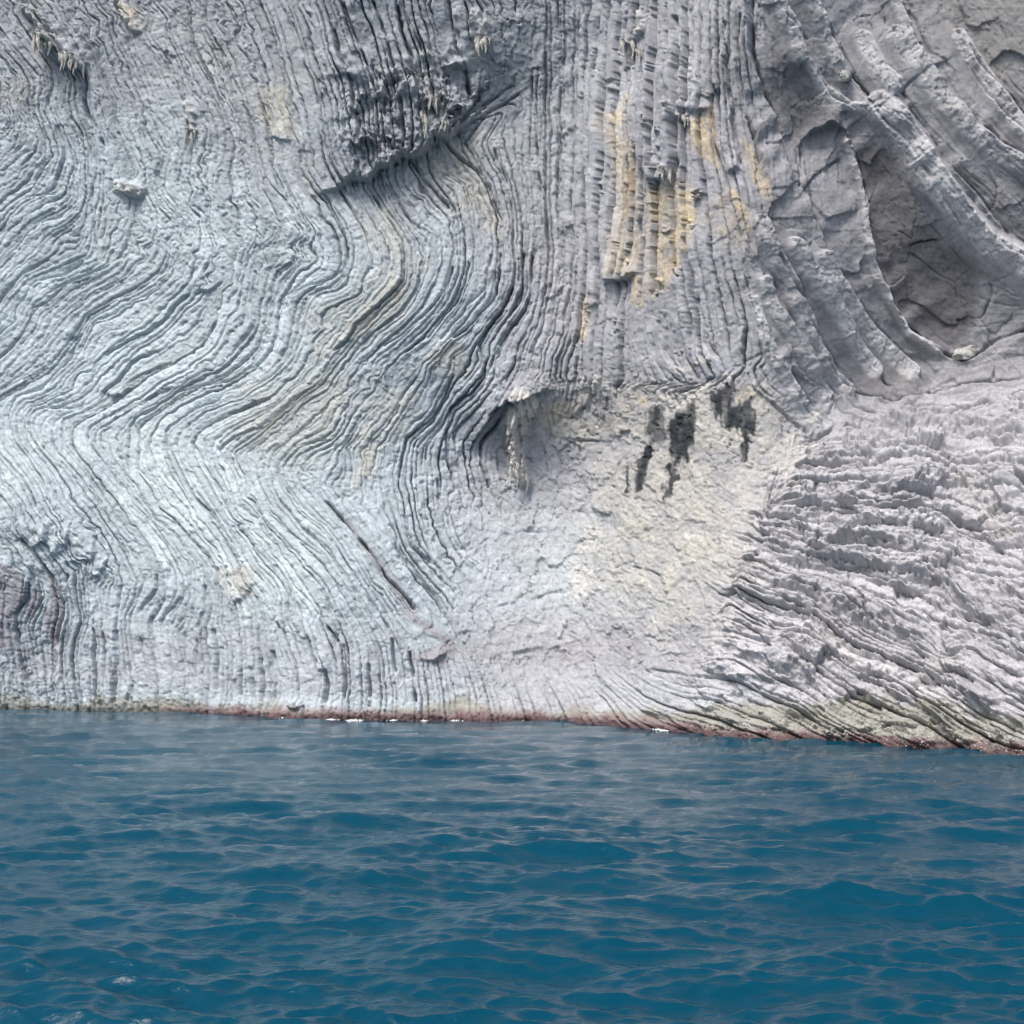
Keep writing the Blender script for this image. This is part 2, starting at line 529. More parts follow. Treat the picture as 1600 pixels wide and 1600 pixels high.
OFF = on_grid(OFFG, -340, -340, 12.0)
LIPS = [  # an edge that overhangs: everything above it stands forward, fading upwards
    (0.75, 170, '496,304 530,297 548,283 575,288 592,267 612,263 625,246 648,251 668,238 682,219 706,223 722,199 756,178'),
    (0.42, 70, '572,170 600,158 618,166 640,160 655,178 680,168 706,182'), (0.34, 50, '520,130 545,124 560,136 585,128'), (0.38, 60, '690,110 715,104 735,118'),
    (0.22, 40, '425,216 440,221 462,222'), (0.14, 30, '470,240 490,242'),
    (0.55, 60, '950,446 975,440 996,428'),
    (0.40, 45, '1048,189 1075,182 1110,164'),
    (0.40, 50, '1015,285 1035,278 1050,273'),
    (0.20, 30, '875,216 897,196'), (0.18, 25, '876,368 893,352'), (0.2, 40, '850,470 870,463 888,440'),
    (0.9, 40, '738,690 752,668 775,640 800,622 830,616 862,612'),
    (0.30, 35, '1140,271 1160,270'),
    (0.5, 60, '1242,230 1262,215 1300,196 1320,206 1328,222'),
    (0.25, 45, '362,950 380,940 400,912'),
    (0.22, 30, '52,857 72,847 82,822'), (0.22, 30, '85,875 105,857 112,832'), (0.2, 30, '105,882 145,872 147,845'),
    (0.25, 35, '140,905 155,898 166,880'),
    (0.2, 30, '160,615 175,622 192,618 200,608'), (0.2, 25, '95,535 125,525'), (0.2, 30, '310,455 330,458 350,440'),
    (0.45, 40, '60,62 75,85 95,105 128,112'),
    (0.5, 40, '1200,790 1230,785 1260,790 1290,800 1340,790 1370,765'),
    (0.5, 50, '1370,768 1420,772 1460,768 1480,750'),
    (0.5, 40, '1520,690 1560,696 1610,690'), (0.5, 45, '1545,755 1570,800 1610,815'),
    (0.35, 30, '1260,682 1300,678 1350,676'), (0.3, 30, '1180,850 1215,862 1240,850'),
    (0.3, 30, '1225,870 1262,885 1300,890'), (0.3, 30, '1210,905 1250,930 1290,935'),
    (0.35, 30, '1360,905 1400,922 1430,925'), (0.3, 25, '1440,905 1480,915 1505,915'),
    (0.4, 40, '1340,945 1380,985 1430,1000 1470,1020'), (0.35, 35, '1510,985 1560,1000 1610,1025'),
    (0.5, 40, '1420,1085 1450,1115 1490,1142 1515,1152'), (0.35, 35, '1240,1035 1265,1062 1292,1086'),
    (0.25, 30, '1205,1085 1240,1115 1280,1120'), (0.3, 30, '1535,1145 1560,1165'),
    (0.3, 30, '1330,970 1290,985 1270,990'), (0.25, 30, '1100,1050 1140,1045 1170,1020'),
    (0.25, 30, '1000,1112 1040,1120 1080,1140'),
    (0.3, 30, '455,1105 468,1113 478,1105'),
    (0.25, 40, '655,1035 680,1035 700,1020'),
    (0.25, 35, '498,1048 510,1050'),
    (0.2, 30, '185,302 205,308 222,302'),
]
# ------------------------------------------------------------------ relief
s0 = on_grid(S_G, U0, V0, STEP)
t0 = on_grid(T_G, U0, V0, STEP)
hloc = on_grid(HH, U0, V0, STEP)
gs_v, gs_u = np.gradient(s0, vs, us)
gs = np.clip(np.hypot(gs_u, gs_v), 1 / 60, 1 / 5.0).astype(F32)
W1 = fbm(U / 46, V / 46, 3, 3)
W2 = fbm(U / 9, V / 9, 9, 3, .6)
def poly_mask(text, soft=14.0, warp=10.0):
    """1 inside a polygon, soft ragged edge"""
    P = pts(text)
    lo, hi = P.min(0) - soft * 2 - warp, P.max(0) + soft * 2 + warp
    i0, i1 = np.searchsorted(us, lo[0]), np.searchsorted(us, hi[0])
    j0, j1 = np.searchsorted(vs, lo[1]), np.searchsorted(vs, hi[1])
    o = np.zeros(U.shape, F32)
    if i1 <= i0 or j1 <= j0:
        return o
    sl2 = (slice(j0, j1), slice(i0, i1))
    x = U[sl2] + warp * (W1[sl2] * .7 + W2[sl2] * .6)
    y = V[sl2] + warp * (fbm(U[sl2] / 30, V[sl2] / 30, 31, 3))
    inside = np.zeros(x.shape, bool)
    for a, b in zip(P, np.roll(P, -1, 0)):
        c = (a[1] > y) != (b[1] > y)
        inside ^= c & (x < (b[0] - a[0]) * (y - a[1]) / (b[1] - a[1] + 1e-9) + a[0])
    d, _ = seg_dist(x, y, np.vstack([P, P[:1]]))
    sd = np.where(inside, d, -d)
    o[sl2] = sstep(-soft, soft, sd)
    return o


BULGE_ = poly_mask('380,-330 720,-330 745,180 640,240 520,300 420,300', 40, 10)
LEDGE = poly_mask('1175,820 1220,740 1262,686 1400,650 1700,590 1990,560 1990,1300 1100,1300 1080,1050 1130,960', 24, 10)
CFF = on_grid(CF, U0, V0, STEP)
KINK = np.abs(fbm(U / 70, V / 52, 301, 3, .6)) * 2 - .5                   # small crumples between the surveyed joints
sw = s0 + ((KINK * 19 + 6 * np.abs(fbm(U / 30, V / 24, 305, 2))) * np.clip(1 - CFF * 1.3, 0, 1) * (1 - .6 * BULGE_) * (1 - sstep(760, 930, U)) * (1 - sstep(900, 960, V)) + W1 * 3.5 + W2 * 1.7 * (1 - .7 * LEDGE)) * gs
tw = t0 + W2 * .25
UW, VW = U + 3.0 * W1 + 1.6 * W2, V + 3.0 * fbm(U / 40, V / 40, 71, 2) + 1.6 * fbm(U / 9, V / 9, 77, 2)


def line_mask(text, w, warp=4.0):
    P = pts(text)
    pad = w * 3 + 10
    lo, hi = P.min(0) - pad, P.max(0) + pad
    i0, i1 = np.searchsorted(us, lo[0]), np.searchsorted(us, hi[0])
    j0, j1 = np.searchsorted(vs, lo[1]), np.searchsorted(vs, hi[1])
    o = np.zeros(U.shape, F32)
    sl2 = (slice(j0, j1), slice(i0, i1))
    d, _ = seg_dist(U[sl2] + warp * W2[sl2], V[sl2] + warp * W1[sl2], P)
    o[sl2] = 1 - sstep(w * .45, w * 1.2, d)
    return o


MASSIVE = np.maximum(poly_mask('745,690 790,618 845,598 900,628 965,602 1030,640 1085,628 1130,590 1190,600 1225,640 1262,690 1200,755 1195,800 1145,870 1130,960 1150,1010 1080,1080 900,1075 740,1050 690,960 735,870 700,780 760,760', 40, 24),
                     0.9 * poly_mask('1290,20 1400,20 1390,170 1440,380 1480,480 1450,540 1380,470 1365,380 1340,230 1240,260 1200,160 1190,60', 22, 8))
MASSIVE = np.maximum(MASSIVE, .6 * poly_mask('930,470 1010,460 1060,540 1060,600 930,590', 20, 10))
MASSIVE = np.maximum(MASSIVE, .55 * poly_mask('560,560 640,560 640,640 600,680 550,660 520,620', 20, 12))
MASSIVE = np.maximum(MASSIVE, .9 * poly_mask('740,20 830,10 870,80 820,150 760,140 735,70', 16, 10))
MASSIVE = np.maximum(MASSIVE, .7 * poly_mask('1420,-20 1620,-20 1620,120 1560,110 1500,60 1440,50', 20, 14))
MASSIVE = np.maximum(MASSIVE, .6 * poly_mask('620,960 700,960 740,1010 690,1040 620,1020', 16, 10))
SCRUFF = .22 * np.maximum(poly_mask('150,0 400,-10 420,130 300,120 240,210 200,120', 60, 20), poly_mask('300,300 430,330 400,400 300,380', 40, 16))
SLAB = poly_mask('1190,-330 1960,-330 1960,560 1600,600 1320,640 1200,560 1180,250', 30, 6) * (1 - LEDGE)
BULGE = poly_mask('380,-330 720,-330 745,180 640,240 520,300 420,300', 40, 10)
MIDC = poly_mask('930,-330 1200,-330 1190,560 1100,590 900,590', 20, 6) * (1 - SLAB)

hs = (hloc / 10.0).astype(F32)
# bed boundaries of uneven thickness
smin, smax = float(sw.min()) - 2, float(sw.max()) + 2
Tk = np.exp(rng.normal(0, .38, int((smax - smin) * 1.3) + 40))
SB = smin + np.concatenate([[0], np.cumsum(Tk)])
k = (np.searchsorted(SB, sw.ravel()) - 1).reshape(sw.shape)
fT = Tk[k].astype(F32)
f = ((sw - SB[k]) / fT).astype(F32)
NB = len(Tk)
edge_r = rng.random(NB + 2).astype(F32)
prot = rng.normal(0, 1, NB + 2).astype(F32)
tint = rng.normal(0, 1, NB + 2).astype(F32)
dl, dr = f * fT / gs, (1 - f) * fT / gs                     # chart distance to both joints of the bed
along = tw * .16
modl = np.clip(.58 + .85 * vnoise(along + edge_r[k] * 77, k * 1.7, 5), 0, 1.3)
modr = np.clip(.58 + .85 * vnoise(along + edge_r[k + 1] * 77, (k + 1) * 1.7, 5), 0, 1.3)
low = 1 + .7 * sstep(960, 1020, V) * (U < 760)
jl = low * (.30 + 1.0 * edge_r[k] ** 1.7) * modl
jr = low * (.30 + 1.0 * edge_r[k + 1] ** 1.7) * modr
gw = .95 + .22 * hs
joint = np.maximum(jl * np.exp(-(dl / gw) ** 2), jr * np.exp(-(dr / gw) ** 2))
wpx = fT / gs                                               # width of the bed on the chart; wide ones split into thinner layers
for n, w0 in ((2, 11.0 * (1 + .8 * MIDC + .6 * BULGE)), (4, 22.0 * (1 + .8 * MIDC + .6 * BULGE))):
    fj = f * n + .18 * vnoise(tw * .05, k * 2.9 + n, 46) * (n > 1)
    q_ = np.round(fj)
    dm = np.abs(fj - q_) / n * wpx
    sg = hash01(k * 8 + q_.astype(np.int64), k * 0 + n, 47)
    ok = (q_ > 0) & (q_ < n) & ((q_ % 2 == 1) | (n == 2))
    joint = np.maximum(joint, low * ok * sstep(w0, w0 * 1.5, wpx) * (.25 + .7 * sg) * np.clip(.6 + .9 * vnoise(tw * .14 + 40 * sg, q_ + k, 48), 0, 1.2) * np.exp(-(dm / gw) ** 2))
rnd = 1 - np.exp(-np.minimum(dl, dr) / (1.1 + .7 * hs))   # rounded shoulders of a bed
# cross joints: every bed is broken into blocks along t
bl = tw * (.55 + .7 * hash01(k, k * 0, 8)) / np.maximum(hs, .7) ** .6 + 31 * hash01(k, k * 0, 12)
bi = np.floor(bl + .35 * vnoise(bl, k * 3.1, 14))
bf = bl - np.floor(bl)
boff = hash01(k, bi, 21) - .5
bex = np.exp(-(np.minimum(bf, 1 - bf) * 9.0) ** 2) * (hash01(k, bi, 24) > .35)
# thin laminae inside the beds
lam = vnoise(sw * 3.1, tw * .35, 41) * .6 + vnoise(sw * 6.3, tw * .6, 43) * .4
proud = prot[k] * (.65 + .5 * vnoise(tw * .05, k * 2.3, 51)) + .6 * vnoise(tw * .05, k * 9.7, 53) + .25 * vnoise(tw * .3, k * 4.7, 57)

bedded = (1 - MASSIVE) * (1 - .4 * SCRUFF)
amp = (.020 * hs ** .8) * (1 + .9 * MIDC + .4 * LEDGE)
big = fbm(U / 150, V / 150, 61, 3)
mid = fbm(U / 34, V / 34, 63, 4, .55)
fine = fbm(U / 7, V / 7, 67, 3, .65)
crag = ridged(U / 60 + .6 * W1, V / 60, 81, 4)

CRAGB = poly_mask('545,140 600,110 690,100 745,130 745,185 690,225 620,250 560,285 540,220', 22, 14)
grit = fbm(U / 3.4, V / 3.4, 69, 2, .7)
flake = ridged(sw * 1.6 + .5 * W2, tw * .55, 83, 3)          # hackly fracture that follows the bedding
hair = np.exp(-(np.abs(vnoise(tw * .55 + W2 * .3, sw * .35, 135)) / .05) ** 2) * (vnoise(tw * .2, sw * .4, 137) > -.15)   # short cracks square to the beds
fa, fae = facets(U / 30 + .5 * W1, V / 38 + .5 * W2, 201)     # big broken faces
fb, fbe = facets(U / 9.5 + .4 * W2, V / 12 + .3 * W1, 211)    # small chips
fc, fce = facets(tw * .62 + .2 * W2, sw * .8 * np.clip(hs, .7, 2) ** .3, 221)   # blocks squared up on the bedding
fd, fde = facets(tw * .13 + .15 * W2, sw * .42, 231)          # long ledges
cell_t = tw * (.045 + .05 * hash01(k, k * 0, 61)) + 19 * hash01(k, k * 0, 63)
ci = np.floor(cell_t + .12 * W2)
plank = hash01(k, ci, 65) - .5                                # beds snapped off at different lengths
rough = 1 - .25 * SLAB
D = .10 * big + .02 * mid * (1 + SCRUFF)
D = D + .009 * fine * rough + (.010 + .007 * LEDGE) * grit * rough
D = D + (.014 + .016 * SCRUFF + .009 * MASSIVE * (1 - SLAB)) * fb * rough * (1 - .5 * MIDC) * (1 - .5 * BULGE) + (.014 + .06 * SCRUFF + .030 * MASSIVE) * (1 - .8 * SLAB) * (1 - .6 * MIDC) * fa
D = D + CRAGB * (.20 * fa + .045 * fb + .05 * fc)
D = D - (1 - .9 * SLAB) * (.07 * MASSIVE + .04 * SCRUFF) * np.exp(-(fae / .03) ** 2) * (vnoise(U / 40, V / 40, 205) > 0.1)
D = D + bedded * ((1 - .7 * SLAB) * (amp * proud * .8 + amp * .6 * rnd) - .15 * np.clip(hs, .75, 1.9) * joint * (1 - .85 * SLAB) * (1 + .7 * BULGE + .4 * MIDC)
                  + amp * .8 * boff * (1 - .95 * SLAB) * (1 - .9 * BULGE) * (1 - .85 * MIDC) - .022 * bex * hs * (1 - SLAB) * (1 - .9 * BULGE) * (1 - .88 * MIDC) + .012 * hs * lam + .012 * flake * (1 - .8 * SLAB))
D = D + bedded * (1 - SLAB) * (1 - LEDGE) * (.035 + .26 * MIDC + .06 * BULGE) * plank
D = D + (1 - SLAB) * (1 - MASSIVE) * (.010 + .010 * hs) * (1 - .5 * MIDC) * (1 - .6 * BULGE) * fc
D = D - .028 * hair * (1 - .8 * SLAB) * (1 - .8 * BULGE) * (1 - .5 * MASSIVE)
D = D + MASSIVE * (.03 * crag * (1 - .7 * SLAB) + .012 * lam + .014 * flake * (1 - .9 * SLAB))
saw = np.where(f < .2, f / .2, 1 - (f - .2) / .8)
f3 = (sw * .52 + .25 * W2 + .2 * vnoise(tw * .1, sw * .3, 92)) % 1.0
saw3 = np.where(f3 < .3, f3 / .3, 1 - (f3 - .3) / .7)
brk = .5 + .7 * hash01(k, np.floor(cell_t * 1.4 + .05 * W2), 67) ** 1.3
k3 = np.floor(sw * .52).astype(np.int64)
brk3 = np.clip(.35 + 1.3 * vnoise(tw * .11, k3 * 3.3, 98), 0, 1.5)
LR = LEDGE * (1 - MASSIVE)
D = D + LR * (.10 * saw * brk * np.clip(fT, .5, 1.6) + .25 * saw3 * brk3 - .13 * joint + .03 * lam + .03 * flake)
fg, fge = facets(U / 64 + V / 150 + .2 * W1, V / 30 - U / 75 + .2 * W1, 251)      # broken blocks of the ledges
D = D + LR * (.20 * fg - .05 * np.exp(-(fge / .03) ** 2) + .09 * fd + .03 * fc + .05 * fa + .02 * fb + .10 * fbm(U / 46 + V / 90, V / 24, 95, 3))
fe, fee = facets(U / 62 + .3 * W1, V / 84 + .3 * W1, 241)     # large planar faces of the thick beds
D = D + SLAB * (.07 * fe + .01 * fa - .045 * np.exp(-(fee / .015) ** 2) * (vnoise(U / 90, V / 90, 245) > .25))
D = D.astype(F32)


def window(P, pad):
    lo, hi = P.min(0) - pad, P.max(0) + pad
    i0, i1 = np.searchsorted(us, lo[0]), np.searchsorted(us, hi[0])
    j0, j1 = np.searchsorted(vs, lo[1]), np.searchsorted(vs, hi[1])
    return (slice(j0, j1), slice(i0, i1)) if i1 > i0 and j1 > j0 else None


# open joints traced from the photograph, one lip a little proud of the other
for n, (h, st, P) in enumerate(TR):
    if st <= 0:
        continue
    w2 = window(P, 60)
    if w2 is None:
        continue
    d, side = seg_dist(UW[w2], VW[w2], P)
    var = np.clip(.75 + .7 * vnoise(V[w2] / 26 + U[w2] / 31, U[w2] * 0 + n * 3.3, 101), .1, 1.4)
    ww = 1.1 + 1.1 * st * st + .03 * (h - 9)
    sgn = 1.0 if hash01(np.array([n]), np.array([7]), 5)[0] > .45 else -1.0
    if h >= 16:
        sgn = -1.0
    ld = LEDGE[w2]
    D[w2] -= st * (.12 + .24 * st) * (1 + .02 * (h - 9)) * var * np.exp(-(d / ww) ** 2) * (1 - .5 * ld)
    D[w2] += sgn * side * st * np.where(SLAB[w2] > .5, .15, .012 + .0065 * h) * np.exp(-d / np.where(SLAB[w2] > .5, 46, 9 + h * .9)) * sstep(.3, 2.2, d) * var * (1 - ld)
    D[w2] -= ld * side * .14 * st * np.exp(-d / 14) * sstep(.3, 2.5, d)

CRACKS = [(.8, '1252,235 1253,262 1252,290'), (.6, '1245,235 1252,275'), (.9, '1335,195 1362,178 1380,165 1410,140 1450,110 1468,100'), (.7, '1262,290 1275,272 1290,262 1312,248'),
          (.6, '1422,382 1440,375 1475,370 1505,345'), (.8, '1545,428 1550,460 1535,495'), (.6, '1548,440 1580,425'), (.6, '1165,565 1200,550'),
          (.5, '870,683 905,690 930,688'), (.4, '820,830 850,828'), (.5, '1055,915 1068,903 1080,880'), (.5, '990,885 1015,893 1030,902'),
          (.4, '840,935 870,925 880,922'), (.6, '911,948 914,985'), (.4, '1000,985 960,1000'), (.5, '1020,1045 1060,1050 1075,1058'), (.3, '800,1020 850,1015 905,1000'),
          (.7, '1385,25 1382,50 1372,72'), (.5, '1430,68 1440,66'), (.5, '1225,45 1228,10'),
          (.6, '200,1095 208,1070'), (.6, '175,1100 182,1085'), (.4, '740,1073 715,1082'), (.4, '1085,475 1060,485 1050,500'), (.4, '1230,500 1242,512'),
          (.7, '905,642 918,630 925,618'), (.5, '1320,1045 1345,1030'), (.6, '1525,1035 1545,1050 1570,1062')]
for st, t in CRACKS:
    P = pts(t)
    w2 = window(P, 20)
    d, side = seg_dist(UW[w2], VW[w2], P)
    D[w2] -= .17 * st * np.exp(-(d / (1.1 + .6 * st)) ** 2) * np.clip(.6 + .9 * vnoise(U[w2] / 14, V[w2] / 14, 103), .1, 1.3)
    D[w2] += .05 * st * side * np.exp(-d / 10) * sstep(.3, 2, d)

for a, L, t in LIPS:
    a *= .62
    P = pts(t)
    if P[0, 0] > P[-1, 0]:
        P = P[::-1]
    w2 = window(P, L * 2.6)
    d, side = seg_dist(UW[w2] + 2 * W2[w2], VW[w2] + 2 * W2[w2], P)
    # along-fade at both ends of the lip
    c = P.mean(0); ax = P[-1] - P[0]; hl = np.hypot(*ax) / 2; ax = ax / (2 * hl)
    q = np.abs((U[w2] - c[0]) * ax[0] + (V[w2] - c[1]) * ax[1])
    endf = (1 - sstep(hl * .35, hl * 1.15 + 6, q)) * (1 if a > .3 else np.clip(.8 + .5 * vnoise(U[w2] / 11, V[w2] / 11, 99), .2, 1.2))
    above = (side > 0)
    D[w2] += a * endf * np.where(above, np.exp(-d / L) * sstep(0, 3, d), (-.10 + .25 * (a > .5)) * np.exp(-d / (L * .3)) * sstep(0, 8, d))

# thick beds of the right hand wall: planks with a broken pale edge, dark smooth faces between them
PLANK = np.zeros(U.shape, F32)
for hw, a, t in ((13, .34, '1190,350 1207,395 1230,440 1248,490 1270,545 1295,590 1322,614'), (13, .30, '1240,385 1255,412 1275,445 1300,482 1320,517 1340,550 1365,582'),
                 (14, .26, '1285,405 1300,437 1330,487 1360,525 1390,555 1425,582'), (7, .34, '1325,225 1340,277 1350,325 1354,375 1358,400 1369,437 1390,475 1420,522 1465,549'),
                 (22, .42, '1375,165 1395,178 1430,228 1462,278 1498,328 1545,378 1620,420'), (15, .34, '1400,60 1440,112 1480,168 1520,208 1560,238 1630,275'),
                 (14, .32, '1500,60 1517,88 1550,135 1590,190 1640,245'), (11, .30, '1255,-20 1272,18 1296,58 1310,100 1318,118'), (9, .26, '1395,-10 1402,10 1420,50 1428,92'),
                 (14, .24, '1350,60 1365,88 1377,112 1398,134'), (8, .2, '1235,55 1250,82 1290,140 1330,167 1372,172'), (10, .22, '1195,440 1208,480 1232,520 1262,575 1285,620'),
                 (9, .2, '1180,470 1196,530 1225,590 1250,630'), (12, .3, '1210,-20 1222,20 1240,50 1246,90')):
    P = pts(t)
    w2 = window(P, hw * 4)
    d, side = seg_dist(U[w2] + 2.5 * W2[w2] + 2 * W1[w2], V[w2] + 2.5 * W2[w2], P)
    e = side * d / hw
    wob = .9 + .25 * vnoise(U[w2] / 30, V[w2] / 30, 171)
    pr = np.where(e < .7, sstep(-2.6, .4, e), 1 - sstep(.8, 1.15, e)) * (d < hw * 3)
    D[w2] = np.maximum(D[w2], D[w2] * .5 + a * pr * wob) * (pr > 0) + D[w2] * (pr <= 0)
    pm = sstep(-1.25, -.7, e) * (1 - sstep(.8, 1.1, e)) * (d < hw * 2)
    PLANK[w2] = np.maximum(PLANK[w2], pm)
D += PLANK * (.012 * fb + .030 * fc + .010 * grit - .03 * np.exp(-(fbe / .04) ** 2))

# dripstone curtains and lumps that swell out of the wall
CURT = np.zeros(U.shape, F32)
for w, a, t in ((15, .34, '818,618 824,640 812,660 806,690 810,720 816,748'), (10, .26, '800,640 803,680 806,715 812,745'), (5, .1, '830,616 838,630 828,650'),
                (9, .3, '45,18 62,32 72,60 80,78'), (8, .28, '80,62 98,78 112,92 124,104'), (9, .2, '190,8 205,28 215,45'), (12, .2, '745,25 752,45 755,60'), (7, .2, '1000,25 1005,45 990,70'),
                (7, .18, '668,145 672,160 665,185'), (11, .22, '190,294 205,297 220,300'), (8, .2, '292,165 298,178 300,200')):
    m = line_mask(t, w, 5)
    CURT = np.maximum(CURT, m)
    D += a * m * (.75 + .35 * vnoise(U / 3.2, V / 16, 111) + .2 * fine)

# alga and limpet ledge at the sea
wl_v = np.interp(us, wu, wv).astype(F32)[None, :]
px_up = wl_v - V                                         # chart height above the water
D += .22 * np.exp(-(np.maximum(px_up - 4, 0) / 20) ** 2) * (1 + .5 * vnoise(U / 40, V / 60, 121)) * sstep(250, 420, U)
D += .03 * np.exp(-(px_up / 30) ** 2) * vnoise(U / 3.5, V / 3.5, 125)

# ------------------------------------------------------------------ positions
Yb = np.interp(us, wu, wY)[None, :]
dx_, dy_, dz_ = rays(U.astype(float), V.astype(float))
Y = Yb + OFF
sc = Y / dy_
BX, BY, BZ = dx_ * sc, Y + 0 * U, CAM_H + dz_ * sc


def normals(a):
    du = np.gradient(a, axis=2); dv = np.gradient(a, axis=1)
    n = np.cross(du, dv, axis=0)
    n /= np.maximum(np.linalg.norm(n, axis=0), 1e-9)
    return n


N = normals(np.stack([BX, BY, BZ]))
if N[1].mean() > 0:
    N = -N
D = D * (Y / 28.0)                                        # chart units shrink where the wall is nearer
POS = np.stack([BX + N[0] * D, BY + N[1] * D, BZ + N[2] * D]).astype(F32)

# ------------------------------------------------------------------ rock colours (albedo of the stone itself)
def mix(c, col, m):
    return c + (np.array(col, F32)[:, None, None] - c) * m[None]


pale = np.clip(1.15 - np.hypot((U - 140) / 620, (V - 590) / 470), 0, 1)
pale = np.maximum(pale, .6 * np.clip(1.1 - np.hypot((U - 480) / 260, (V - 880) / 260), 0, 1))
pale = np.maximum(pale, .5 * np.clip(1.15 - np.hypot((U - 820) / 300, (V - 890) / 170), 0, 1))
pale = np.clip(pale + .18 * big + .15 * mid, 0, 1)
C = np.zeros((3,) + U.shape, F32)
C[:] = np.array((.395, .395, .425), F32)[:, None, None]
C = mix(C, (.37, .395, .42), poly_mask('-330,-330 930,-330 930,300 700,420 300,240 -330,200', 90, 30) * .8)
C = mix(C, (.435, .495, .535), .9 * poly_mask('-330,220 240,200 420,330 640,330 800,480 740,600 690,760 730,900 700,1300 -330,1300', 80, 30))
C = mix(C, (.53, .605, .635), .9 * pale)
C = mix(C, (.48, .47, .495), LEDGE * .8)
for m in ('-30,870 10,880 40,905 42,940 25,962 20,1010 -30,1010', '75,905 95,925 102,950 95,985 88,1040 78,1000 68,960 80,940', '58,915 68,935 48,968 38,960 48,935'):
    C = mix(C, (.30, .29, .325), .85 * poly_mask(m, 5, 4))
for m in ('530,800 545,810 600,880 655,955 640,958 590,890', '690,1000 620,960 650,960 720,1010 700,1040 640,1030'):
    C = mix(C, (.33, .31, .33), .7 * poly_mask(m, 6, 6))
C = mix(C, (.31, .305, .322), .75 * SLAB)
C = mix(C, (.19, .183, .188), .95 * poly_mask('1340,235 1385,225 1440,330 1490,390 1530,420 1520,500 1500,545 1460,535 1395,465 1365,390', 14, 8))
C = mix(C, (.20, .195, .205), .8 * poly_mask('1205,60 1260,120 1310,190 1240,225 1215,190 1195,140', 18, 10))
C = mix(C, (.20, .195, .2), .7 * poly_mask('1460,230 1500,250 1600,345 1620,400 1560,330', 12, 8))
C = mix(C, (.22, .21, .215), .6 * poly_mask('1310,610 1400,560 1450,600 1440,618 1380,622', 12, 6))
C = mix(C, (.27, .26, .25), .6 * poly_mask('1420,-30 1640,-30 1640,180 1540,130 1470,60', 30, 20))
C = mix(C, (.60, .59, .605), .8 * PLANK * np.clip(.9 + .3 * mid, 0, 1))
cream = np.maximum.reduce([poly_mask('930,720 1010,700 1100,690 1210,680 1250,690 1210,750 1190,800 1165,880 1130,960 1060,1000 1000,960 940,950 910,900 930,800', 85, 40) * .9,
                           poly_mask('870,600 1000,600 1200,600 1255,660 1200,720 1000,700 850,700', 30, 24) * .8,
                           poly_mask('560,330 620,330 660,420 620,500 500,560 470,500 560,430', 26, 20) * .8,
                           poly_mask('640,250 740,210 760,300 790,360 700,330 640,290', 24, 20) * .75,
                           poly_mask('380,600 520,560 560,640 480,720 400,720 360,680', 40, 26) * .7,
                           poly_mask('540,600 640,580 640,680 560,700 520,650', 30, 26) * .7,
                           poly_mask('675,545 720,545 735,575 700,590 670,570', 14, 12),
                           poly_mask('565,690 600,690 580,750 550,760', 12, 12) * .8,
                           poly_mask('400,135 460,130 465,215 430,220 400,180', 14, 12) * .8,
                           poly_mask('470,255 490,230 500,320 470,300', 10, 10) * .4,
                           poly_mask('340,890 400,885 400,930 365,950', 10, 8) * .8,
                           poly_mask('10,120 50,130 40,170 0,170', 14, 12) * .5,
                           poly_mask('150,310 180,320 180,400 160,400', 14, 12) * .4,
                           poly_mask('1480,745 1545,740 1600,850 1540,840', 20, 16) * .5,
                           poly_mask('1240,960 1300,970 1500,1060 1480,1100 1300,1030', 40, 26) * .35])
cream = cream * np.clip(.66 + .5 * mid + .3 * fine + .3 * fa + (1 - MASSIVE) * .55 * (hash01(k, k * 0, 57) - .5), 0, 1)
C = mix(C, (.49, .462, .395), .85 * cream)
ochre = np.maximum.reduce([poly_mask('1075,195 1105,165 1112,225 1125,260 1085,235', 10, 8),
                           poly_mask('1130,285 1150,300 1170,330 1180,370 1160,360 1140,320', 9, 8),
                           poly_mask('1160,215 1180,235 1205,290 1205,325 1185,300 1165,255', 8, 8),
                           poly_mask('1015,300 1050,275 1090,300 1090,340 1075,390 1040,450 1005,465 1020,400', 14, 14),
                           poly_mask('905,470 925,462 922,530 903,540', 6, 6) * .9,
                           poly_mask('985,420 1000,430 1003,480 985,470', 6, 6),
                           poly_mask('945,180 985,150 1005,330 965,345 950,280', 14, 12) * .75,
                           poly_mask('1085,330 1130,300 1180,400 1120,380', 14, 14) * .5, poly_mask('960,340 1010,330 1000,430 960,430', 14, 14) * .6,
                           poly_mask('845,640 880,620 905,625 900,660 850,675', 10, 12) * .55,
                           poly_mask('1150,600 1180,605 1180,625 1155,630', 6, 8) * .8,
                           poly_mask('995,620 1010,622 1010,632 998,632', 4, 4),
                           poly_mask('185,8 210,15 222,50 208,52', 8, 8) * .8,
                           poly_mask('188,292 224,298 215,308 195,304', 5, 6) * .8])
ochre = ochre * np.clip(.45 + .55 * sstep(-.25, .1, fc) + .35 * fine + .3 * mid + .12 * plank, 0, 1)
C = mix(C, (.60, .505, .36), .92 * ochre)
C = mix(C, (.42, .28, .18), .6 * np.maximum(line_mask('984,270 980,310 978,345', 6), line_mask('1110,170 1116,220 1120,240', 4)))
white = np.maximum.reduce([CURT * (U > 700) * (U < 900) * (V > 500), .9 * line_mask('1060,585 1085,575 1110,560', 6, 8), .8 * line_mask('925,592 945,600 960,612', 7, 8),
                           .7 * line_mask('1030,640 1070,625 1120,600 1145,585', 6, 8), .7 * line_mask('1265,655 1285,645 1300,635', 8, 8),
                           .5 * CURT * (V < 320), .55 * line_mask('925,820 905,870 905,930', 14, 14), .5 * line_mask('1150,760 1200,700 1240,690', 9, 14)])
